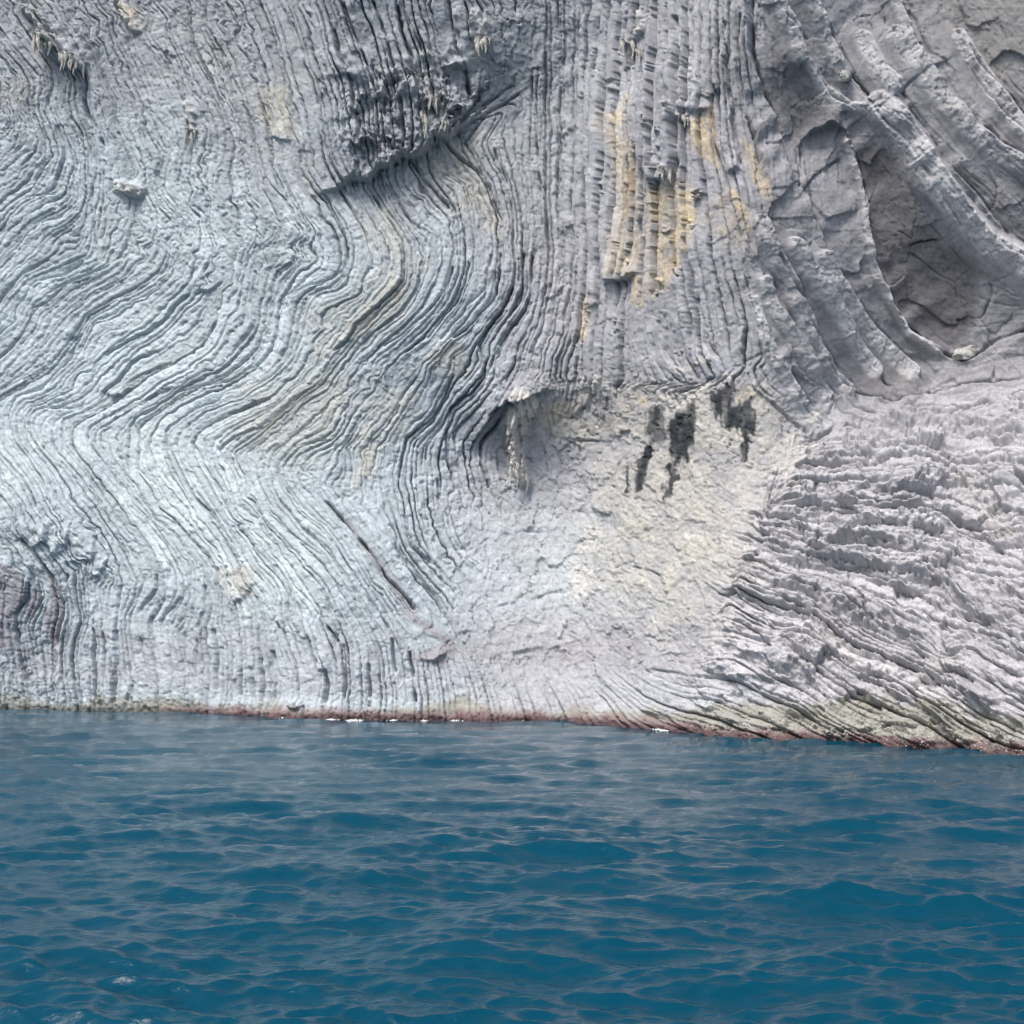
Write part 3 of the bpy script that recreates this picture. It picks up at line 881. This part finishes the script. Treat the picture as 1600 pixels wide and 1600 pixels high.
# thin calcite veins in the massive rock
vein = np.exp(-(np.abs(vnoise(U / 40 + W2 * .4, V / 24, 131)) / .025) ** 2) * MASSIVE * (vnoise(U / 70, V / 70, 133) > .1) * (1 - SLAB)
C = mix(C, (.64, .62, .58), np.clip(np.maximum(white * (.8 + .3 * fine), .55 * vein), 0, 1))
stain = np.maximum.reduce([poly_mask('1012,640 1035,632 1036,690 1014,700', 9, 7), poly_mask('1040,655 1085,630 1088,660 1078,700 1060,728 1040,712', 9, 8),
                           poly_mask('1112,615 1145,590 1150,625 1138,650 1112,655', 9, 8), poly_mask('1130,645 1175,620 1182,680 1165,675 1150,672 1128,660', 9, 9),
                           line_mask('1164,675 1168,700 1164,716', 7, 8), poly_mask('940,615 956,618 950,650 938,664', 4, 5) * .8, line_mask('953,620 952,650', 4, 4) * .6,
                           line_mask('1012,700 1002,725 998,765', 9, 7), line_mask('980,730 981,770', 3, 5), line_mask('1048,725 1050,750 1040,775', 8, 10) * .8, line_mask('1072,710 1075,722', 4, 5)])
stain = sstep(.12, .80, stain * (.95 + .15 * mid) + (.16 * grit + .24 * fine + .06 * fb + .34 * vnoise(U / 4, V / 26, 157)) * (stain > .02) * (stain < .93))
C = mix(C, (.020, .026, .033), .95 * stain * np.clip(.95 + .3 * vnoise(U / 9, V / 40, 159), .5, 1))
# each bed has its own shade of grey, and its laminae too
C *= (1 + bedded * ((.055 + .02 * SLAB) * tint[k] + .05 * lam) + .10 * mid + .11 * fine + .06 * grit)[None]
C *= (1 + .12 * (hash01(k, bi, 55) - .5) * bedded + .05 * fa * (1 - SLAB))[None]
C *= (1 - .24 * np.clip(joint, 0, 1) * bedded * (1 - .7 * SLAB))[None]      # colour darkened along the joint grooves between the beds
# wine-coloured wash over the foot of the wall
C = mix(C, (.27, .235, .255), .5 * np.exp(-((V - 1010) / 45) ** 2) * np.clip(.4 + .9 * mid, 0, 1) * (U < 1000))
C = mix(C, (.45, .47, .5), .6 * np.exp(-((px_up - 55) / 26) ** 2) * (U < 1200))
# algae
hgt = POS[2]
a_top = .54 + .22 * vnoise(U / 90, V * 0, 141) + .16 * vnoise(U / 14, V / 60, 143) + .35 * sstep(1000, 1250, U) - .12 * (1 - sstep(200, 500, U))
alga = 1 - sstep(a_top - .22, a_top + .04, hgt)
C = mix(C, (.27, .265, .205), .8 * np.clip(alga * (.85 + .35 * fine), 0, 1))
pink = (1 - sstep(.06, .26 + .12 * (U < 1100), hgt + .10 * vnoise(U / 20, V / 20, 147))) * sstep(180, 330, U)
C = mix(C, (.21, .125, .135), .88 * np.clip(pink, 0, 1))
C *= (1 - .5 * (1 - sstep(.04, .20, hgt + .05 * vnoise(U / 12, V / 12, 149))))[None]      # wet by the swell
C = np.clip(C, .02, .85)

# ------------------------------------------------------------------ materials
def rock_material(name, rough=.92, bump=.7):
    m = bpy.data.materials.new(name)
    m.use_nodes = True
    nt = m.node_tree
    b = nt.nodes['Principled BSDF']
    at = nt.nodes.new('ShaderNodeAttribute'); at.attribute_name = 'stone'
    tc = nt.nodes.new('ShaderNodeTexCoord')
    n1 = nt.nodes.new('ShaderNodeTexNoise'); n1.inputs['Scale'].default_value = 9; n1.inputs['Detail'].default_value = 8; n1.inputs['Roughness'].default_value = .7
    n2 = nt.nodes.new('ShaderNodeTexNoise'); n2.inputs['Scale'].default_value = 38; n2.inputs['Detail'].default_value = 4; n2.inputs['Roughness'].default_value = .75
    for n in (n1, n2):
        nt.links.new(tc.outputs['Object'], n.inputs['Vector'])
    mr = nt.nodes.new('ShaderNodeMapRange')
    mr.inputs[1].default_value, mr.inputs[2].default_value, mr.inputs[3].default_value, mr.inputs[4].default_value = .3, .7, .78, 1.22
    nt.links.new(n1.outputs['Fac'], mr.inputs[0])
    mul = nt.nodes.new('ShaderNodeMix'); mul.data_type = 'RGBA'; mul.blend_type = 'MULTIPLY'; mul.inputs[0].default_value = 1
    nt.links.new(at.outputs['Color'], mul.inputs[6]); nt.links.new(mr.outputs[0], mul.inputs[7])
    nt.links.new(mul.outputs[2], b.inputs['Base Color'])
    bp = nt.nodes.new('ShaderNodeBump'); bp.inputs['Strength'].default_value = bump; bp.inputs['Distance'].default_value = .05
    nt.links.new(n2.outputs['Fac'], bp.inputs['Height']); nt.links.new(bp.outputs[0], b.inputs['Normal'])
    b.inputs['Roughness'].default_value = rough
    b.inputs['Specular IOR Level'].default_value = .25
    return m


def plain_material(name, col, rough=.8, scale=20, var=.25, bump=.3):
    m = bpy.data.materials.new(name)
    m.use_nodes = True
    nt = m.node_tree
    b = nt.nodes['Principled BSDF']
    tc = nt.nodes.new('ShaderNodeTexCoord')
    n1 = nt.nodes.new('ShaderNodeTexNoise'); n1.inputs['Scale'].default_value = scale; n1.inputs['Detail'].default_value = 6
    nt.links.new(tc.outputs['Object'], n1.inputs['Vector'])
    cr = nt.nodes.new('ShaderNodeValToRGB')
    cr.color_ramp.elements[0].position, cr.color_ramp.elements[1].position = .3, .7
    cr.color_ramp.elements[0].color = tuple(c * (1 - var) for c in col) + (1,)
    cr.color_ramp.elements[1].color = tuple(min(1, c * (1 + var)) for c in col) + (1,)
    nt.links.new(n1.outputs['Fac'], cr.inputs[0]); nt.links.new(cr.outputs[0], b.inputs['Base Color'])
    bp = nt.nodes.new('ShaderNodeBump'); bp.inputs['Strength'].default_value = bump; bp.inputs['Distance'].default_value = .03
    nt.links.new(n1.outputs['Fac'], bp.inputs['Height']); nt.links.new(bp.outputs[0], b.inputs['Normal'])
    b.inputs['Roughness'].default_value = rough
    b.inputs['Specular IOR Level'].default_value = .25
    return m


ROCK = rock_material('bedded_limestone')
DRIP = plain_material('dripstone_calcite', (.40, .385, .35), .85, 14)
STONE = plain_material('lodged_stone', (.42, .41, .39), .9, 9)
SHELL = plain_material('barnacle_shell', (.55, .54, .50), .9, 30)
FOAMM = plain_material('white_foam', (.8, .83, .85), .9, 12, .1)

# ------------------------------------------------------------------ meshes out of the wall: one per bed
PV = POS.reshape(3, -1).T
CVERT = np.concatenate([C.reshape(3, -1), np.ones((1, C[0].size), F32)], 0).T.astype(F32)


def mesh_from_quads(name, Q, parent=None):
    used, inv = np.unique(Q.ravel(), return_inverse=True)
    me = bpy.data.meshes.new(name)
    me.vertices.add(len(used))
    me.vertices.foreach_set('co', PV[used].ravel().astype(F32))
    nq = len(Q)
    me.loops.add(nq * 4)
    me.loops.foreach_set('vertex_index', inv.astype(np.int32).ravel())
    me.polygons.add(nq)
    me.polygons.foreach_set('loop_start', np.arange(0, nq * 4, 4, dtype=np.int32))
    me.polygons.foreach_set('use_smooth', np.ones(nq, bool))
    me.update(calc_edges=True)
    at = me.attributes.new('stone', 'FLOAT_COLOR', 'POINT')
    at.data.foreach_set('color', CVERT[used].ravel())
    me.materials.append(ROCK)
    o = bpy.data.objects.new(name, me)
    COL.objects.link(o)
    if parent is not None:
        o.parent = parent
    return o


idx = np.arange(NU * NV).reshape(NV, NU)
quads = np.stack([idx[:-1, :-1], idx[1:, :-1], idx[1:, 1:], idx[:-1, 1:]], -1)     # faces look at the sea
kq = k[:-1, :-1].copy()
mq = (MASSIVE[:-1, :-1] > .5)
aq = (alga[:-1, :-1] > .5) & ~mq & (px_up[:, :-1][:-1] < 70)
uq, vq = U[:-1, :-1], V[:-1, :-1]
inframe = (uq > -20) & (uq < 1620) & (vq > -20) & (vq < 1200)
cnt = np.bincount(kq[inframe & ~mq].ravel(), minlength=NB + 2)
beds = [b for b in np.argsort(-cnt) if cnt[b] > 60][:290]
isbed = np.zeros(NB + 2, bool)
isbed[beds] = True
own = np.where(mq, -1, np.where(aq & (px_up[:, :-1][:-1] < 60), -2, np.where(isbed[kq], kq, -1))).ravel()
qf = quads.reshape(-1, 4)
order = np.argsort(own, kind='stable')
so = own[order]
st_i = np.concatenate([[0], np.nonzero(np.diff(so))[0] + 1, [len(so)]])
cliff = None
groups = {int(so[a]): qf[order[a:b]] for a, b in zip(st_i[:-1], st_i[1:])}
cliff = mesh_from_quads('cliff', groups.pop(-1))
cliff['kind'] = 'structure'
ab = mesh_from_quads('algae_band', groups.pop(-2), cliff)
ab['kind'] = 'stuff'
for b, Q in sorted(groups.items()):
    mesh_from_quads('rock_bed', Q, cliff)
print('beds', len(groups), 'quads', len(qf), NU, NV)


def wall_at(u, v):
    """point and outward normal of the finished face at a chart position"""
    i, j = int(np.searchsorted(us, u)), int(np.searchsorted(vs, v))
    return Vector(POS[:, j, i].astype(float)), Vector(N[:, j, i].astype(float))


# ------------------------------------------------------------------ free standing pieces on the wall
def raw_mesh(name, verts, faces, mat, parent=None, smooth=True):
    me = bpy.data.meshes.new(name)
    me.from_pydata([tuple(v) for v in verts], [], faces)
    me.polygons.foreach_set('use_smooth', np.full(len(me.polygons), smooth))
    me.materials.append(mat)
    me.update()
    o = bpy.data.objects.new(name, me)
    COL.objects.link(o)
    if parent is not None:
        o.parent = parent
    return o


def lump(name, centre, size, seed, mat, parent=None, rough=.25, n=14, m=9):
    r = np.random.default_rng(seed)
    ph = r.random((6, 4)) * 6.3
    V_, F_ = [], []
    for j in range(m + 1):
        th = math.pi * j / m
        for i in range(n):
            a = 2 * math.pi * i / n
            d = np.array((math.sin(th) * math.cos(a), math.sin(th) * math.sin(a), math.cos(th)))
            q = 1 + rough * sum(math.sin((2 + c) * d[0] + ph[c, 0]) * math.sin((2 + c * .8) * d[1] + ph[c, 1]) * math.cos((2 + c) * d[2] + ph[c, 2]) for c in range(6)) * .6
            bx = np.sign(d) * np.abs(d) ** .75
            V_.append(Vector(bx * q * np.array(size)) + centre)
    for j in range(m):
        for i in range(n):
            F_.append((j * n + i, (j + 1) * n + i, (j + 1) * n + (i + 1) % n, j * n + (i + 1) % n))
    return raw_mesh(name, V_, F_, mat, parent, False)


p, nrm = wall_at(1505, 556)
o = lump('boulder', p + nrm * .12 + Vector((0, 0, .08)), (.30, .24, .17), 3, STONE)
o['label'] = 'pale grey boulder lying in the corner where the big dark slab meets the ledges'; o['category'] = 'boulder'
p, nrm = wall_at(1318, 121)
o = lump('stone', p + nrm * .06, (.11, .10, .13), 5, STONE)
o['label'] = 'small rounded pale stone wedged in the joint near the upper right corner'; o['category'] = 'stone'


def spike(name, u, v, length, rad, seed):
    """a ragged hanging dripstone"""
    r = np.random.default_rng(seed)
    p, nrm = wall_at(u, v)
    p = p + nrm * rad * .6
    V_, F_ = [], []
    n, m = 8, 9
    for j in range(m + 1):
        q = j / m
        rr = rad * (1 - q) ** .7 * (1 + .35 * math.sin(9 * q + seed)) + .004
        cx = Vector((.05 * length * math.sin(5 * q + seed), -.04 * length * q, -length * q))
        for i in range(n):
            a = 2 * math.pi * i / n
            w = rr * (1 + .35 * (r.random() - .5))
            V_.append(p + cx + Vector((math.cos(a) * w, math.sin(a) * w * .8, 0)))
    for j in range(m):
        for i in range(n):
            F_.append((j * n + i, j * n + (i + 1) % n, (j + 1) * n + (i + 1) % n, (j + 1) * n + i))
    F_.append(tuple(range(n)))
    F_.append(tuple(range(m * n, m * n + n))[::-1])
    return raw_mesh(name, V_, F_, DRIP, cliff, True)


for i, (u, v, L, r_) in enumerate(((73, 66, .42, .10), (80, 74, .28, .06), (66, 58, .25, .08), (110, 92, .34, .08), (118, 97, .26, .06), (126, 101, .32, .06), (104, 86, .22, .06),
                                   (751, 58, .35, .10), (757, 60, .25, .05), (987, 66, .30, .07), (1001, 78, .22, .05), (666, 185, .42, .08), (692, 200, .2, .05), (675, 160, .3, .07),
                                   (1044, 262, .22, .07), (1046, 268, .15, .05), (300, 205, .3, .06), (816, 740, .35, .07), (808, 738, .3, .06), (1070, 180, .2, .06))):
    for q in range(4):
        spike('dripstone', u + (q - 1.5) * 4.5, v - 3 + (q * 7) % 5, L * (1.9, 1.2, 1.6, .9)[(q + i) % 4], r_ * (1.0, .8, .9, .7)[(q + i) % 4], 40 + i * 7 + q)

# barnacles and limpets crusting the tide line
BV, BF = [], []
rb = np.random.default_rng(5)
jj0 = np.searchsorted(vs, 1090)
cand_j = rb.integers(jj0, NV - 2, 60000)
cand_i = rb.integers(0, NU - 2, 60000)
zz = POS[2][cand_j, cand_i]
uu_ = us[cand_i]
dens = np.exp(-((zz - .30) / .16) ** 2) * (.12 + .88 * sstep(900, 1300, uu_)) * (.4 + .6 * (vnoise(uu_ / 26.0, zz * 6, 151) > -.1)) * (uu_ > 250) * (uu_ < 1660)
sel = np.nonzero(rb.random(60000) < dens)[0][:7000]
for q in sel:
    c = POS[:, cand_j[q], cand_i[q]].astype(float)
    nn = N[:, cand_j[q], cand_i[q]].astype(float)
    nn = nn + rb.normal(0, .35, 3); nn /= np.linalg.norm(nn)
    t1 = np.cross(nn, rb.normal(0, 1, 3)); t1 /= np.linalg.norm(t1)
    t2 = np.cross(nn, t1)
    r_ = rb.uniform(.006, .016)
    b0 = len(BV)
    for a in range(5):
        w = r_ * rb.uniform(.8, 1.2)
        BV.append(c + (t1 * math.cos(a * 1.2566) + t2 * math.sin(a * 1.2566)) * w - nn * .004)
    BV.append(c + nn * r_ * 1.1)
    for a in range(5):
        BF.append((b0 + a, b0 + (a + 1) % 5, b0 + 5))
o = raw_mesh('barnacles', BV, BF, SHELL, cliff, False)
o['kind'] = 'stuff'

# ------------------------------------------------------------------ the sea
cs = np.concatenate([-np.geomspace(.86, 120, 60)[::-1], np.linspace(-.85, .85, 800), np.geomspace(.86, 120, 60)])
hv = np.arange(62, 640, 1.7)                               # rows under the horizon
yn = np.sort(np.unique(np.concatenate([[-500, -150, -50, -20, -8, -3, 0, 1.5, 2.5, 3.3, 4.0], CAM_H * FOC / hv, [60, 80, 120]])))
yn = yn[(yn < 4.01) | (yn > 4.3)]
XX = cs[None, :] * np.maximum(yn, 3.0)[:, None]
YY = np.repeat(yn[:, None], len(cs), 1)
Zs = np.zeros_like(XX); OX = np.zeros_like(XX); OY = np.zeros_like(XX)
rw = np.random.default_rng(23)
cell = np.maximum(np.abs(yn) * .0023, .012)[:, None] * 1.6
near = 1 / (1 + (np.abs(XX) / np.maximum(40, YY)) ** 6)
gust = np.clip(1 + .5 * fbm(XX / 3.0, YY / 2.2, 161, 2), .3, 1.3)
for i in range(170):
    lam_ = float(np.exp(rw.uniform(math.log(.08), math.log(3.4))))
    th = math.radians((-98 if i % 6 else -60) + rw.normal(0, 21) + (10 if lam_ > 1 else 0))
    kk = 2 * math.pi / lam_
    dxk, dyk = math.cos(th), math.sin(th)
    slope = .036 * (1 if lam_ < .6 else (.6 / lam_) ** .75) * rw.uniform(.6, 1.4) * (1.35 if lam_ < .35 else 1)
    a = slope / kk
    ph = kk * (XX * dxk + YY * dyk) + rw.uniform(0, 6.28)
    keep = np.clip((lam_ / (3.0 * cell)) - .6, 0, 1)
    g = a * keep * near * (gust if lam_ < 1.2 else 1)
    Zs += g * np.sin(ph)
    OX += .45 * g * dxk * np.cos(ph)
    OY += .45 * g * dyk * np.cos(ph)
nr, nc = XX.shape
me = bpy.data.meshes.new('water')
me.vertices.add(nr * nc)
me.vertices.foreach_set('co', np.stack([XX + OX, YY + OY, Zs], -1).astype(F32).ravel())
ii = np.arange(nr * nc).reshape(nr, nc)
wq = np.stack([ii[:-1, :-1], ii[:-1, 1:], ii[1:, 1:], ii[1:, :-1]], -1).reshape(-1, 4)
me.loops.add(len(wq) * 4); me.loops.foreach_set('vertex_index', wq.astype(np.int32).ravel())
me.polygons.add(len(wq)); me.polygons.foreach_set('loop_start', np.arange(0, len(wq) * 4, 4, dtype=np.int32))
me.polygons.foreach_set('use_smooth', np.ones(len(wq), bool))
me.update(calc_edges=True)
wm = bpy.data.materials.new('sea_water')
wm.use_nodes = True
nt = wm.node_tree
b = nt.nodes['Principled BSDF']
b.inputs['Base Color'].default_value = (.0001, .042, .074, 1)
b.inputs['Roughness'].default_value = .06
b.inputs['IOR'].default_value = 1.333
b.inputs['Specular IOR Level'].default_value = .30
tc = nt.nodes.new('ShaderNodeTexCoord')
mp = nt.nodes.new('ShaderNodeMapping'); mp.inputs['Scale'].default_value = (1.0, 1.7, 1.0)
nz = nt.nodes.new('ShaderNodeTexNoise'); nz.inputs['Scale'].default_value = 4.5; nz.inputs['Detail'].default_value = 8; nz.inputs['Roughness'].default_value = .62
bp = nt.nodes.new('ShaderNodeBump'); bp.inputs['Strength'].default_value = .4; bp.inputs['Distance'].default_value = .04
nt.links.new(tc.outputs['Object'], mp.inputs[0]); nt.links.new(mp.outputs[0], nz.inputs['Vector'])
nz2 = nt.nodes.new('ShaderNodeTexNoise'); nz2.inputs['Scale'].default_value = 16; nz2.inputs['Detail'].default_value = 3; nz2.inputs['Distortion'].default_value = .6
bp2 = nt.nodes.new('ShaderNodeBump'); bp2.inputs['Strength'].default_value = .55; bp2.inputs['Distance'].default_value = .010
nt.links.new(mp.outputs[0], nz2.inputs['Vector']); nt.links.new(nz2.outputs['Fac'], bp2.inputs['Height'])
nt.links.new(nz.outputs['Fac'], bp.inputs['Height']); nt.links.new(bp.outputs[0], bp2.inputs['Normal']); nt.links.new(bp2.outputs[0], b.inputs['Normal'])
me.materials.append(wm)
water = bpy.data.objects.new('water', me)
COL.objects.link(water)
water['kind'] = 'structure'

# white foam where the swell breaks on the foot of the wall
FV, FF = [], []
rf = np.random.default_rng(9)
for u0, u1, wdt in ((420, 470, .08), (500, 540, .10), (580, 650, .06), (880, 1000, .05), (536, 575, .22), (655, 672, .12), (690, 740, .08), (860, 885, .07), (1005, 1050, .2), (1090, 1110, .08), (1150, 1182, .09), (1310, 1330, .07)):
    n = max(6, int((u1 - u0) / 1.6))
    for q in range(n * 7):
        u = rf.uniform(u0, u1)
        wv_ = float(np.interp(u, wu, wv))
        e = 1 - abs((u - u0) / (u1 - u0) * 2 - 1)
        cx, cy, cz = rays(u, wv_)
        s_ = -CAM_H / cz
        c = np.array((cx * s_, cy * s_ - .05 - wdt * 3.5 * rf.random() * e, -.01 + .05 * rf.random() * e))
        r_ = rf.uniform(.003, .010) * (.5 + e)
        b0 = len(FV)
        for a in range(6):
            w = r_ * rf.uniform(.7, 1.3)
            FV.append(c + np.array((math.cos(a * 1.047) * w * 2.0, math.sin(a * 1.047) * w, -.01)))
        FV.append(c + np.array((0, 0, r_ * .8)))
        for a in range(6):
            FF.append((b0 + a, b0 + (a + 1) % 6, b0 + 6))
o = raw_mesh('sea_foam', FV, FF, FOAMM)
o['kind'] = 'stuff'
o['label'] = 'thin streaks of white foam along the foot of the cliff'; o['category'] = 'foam'
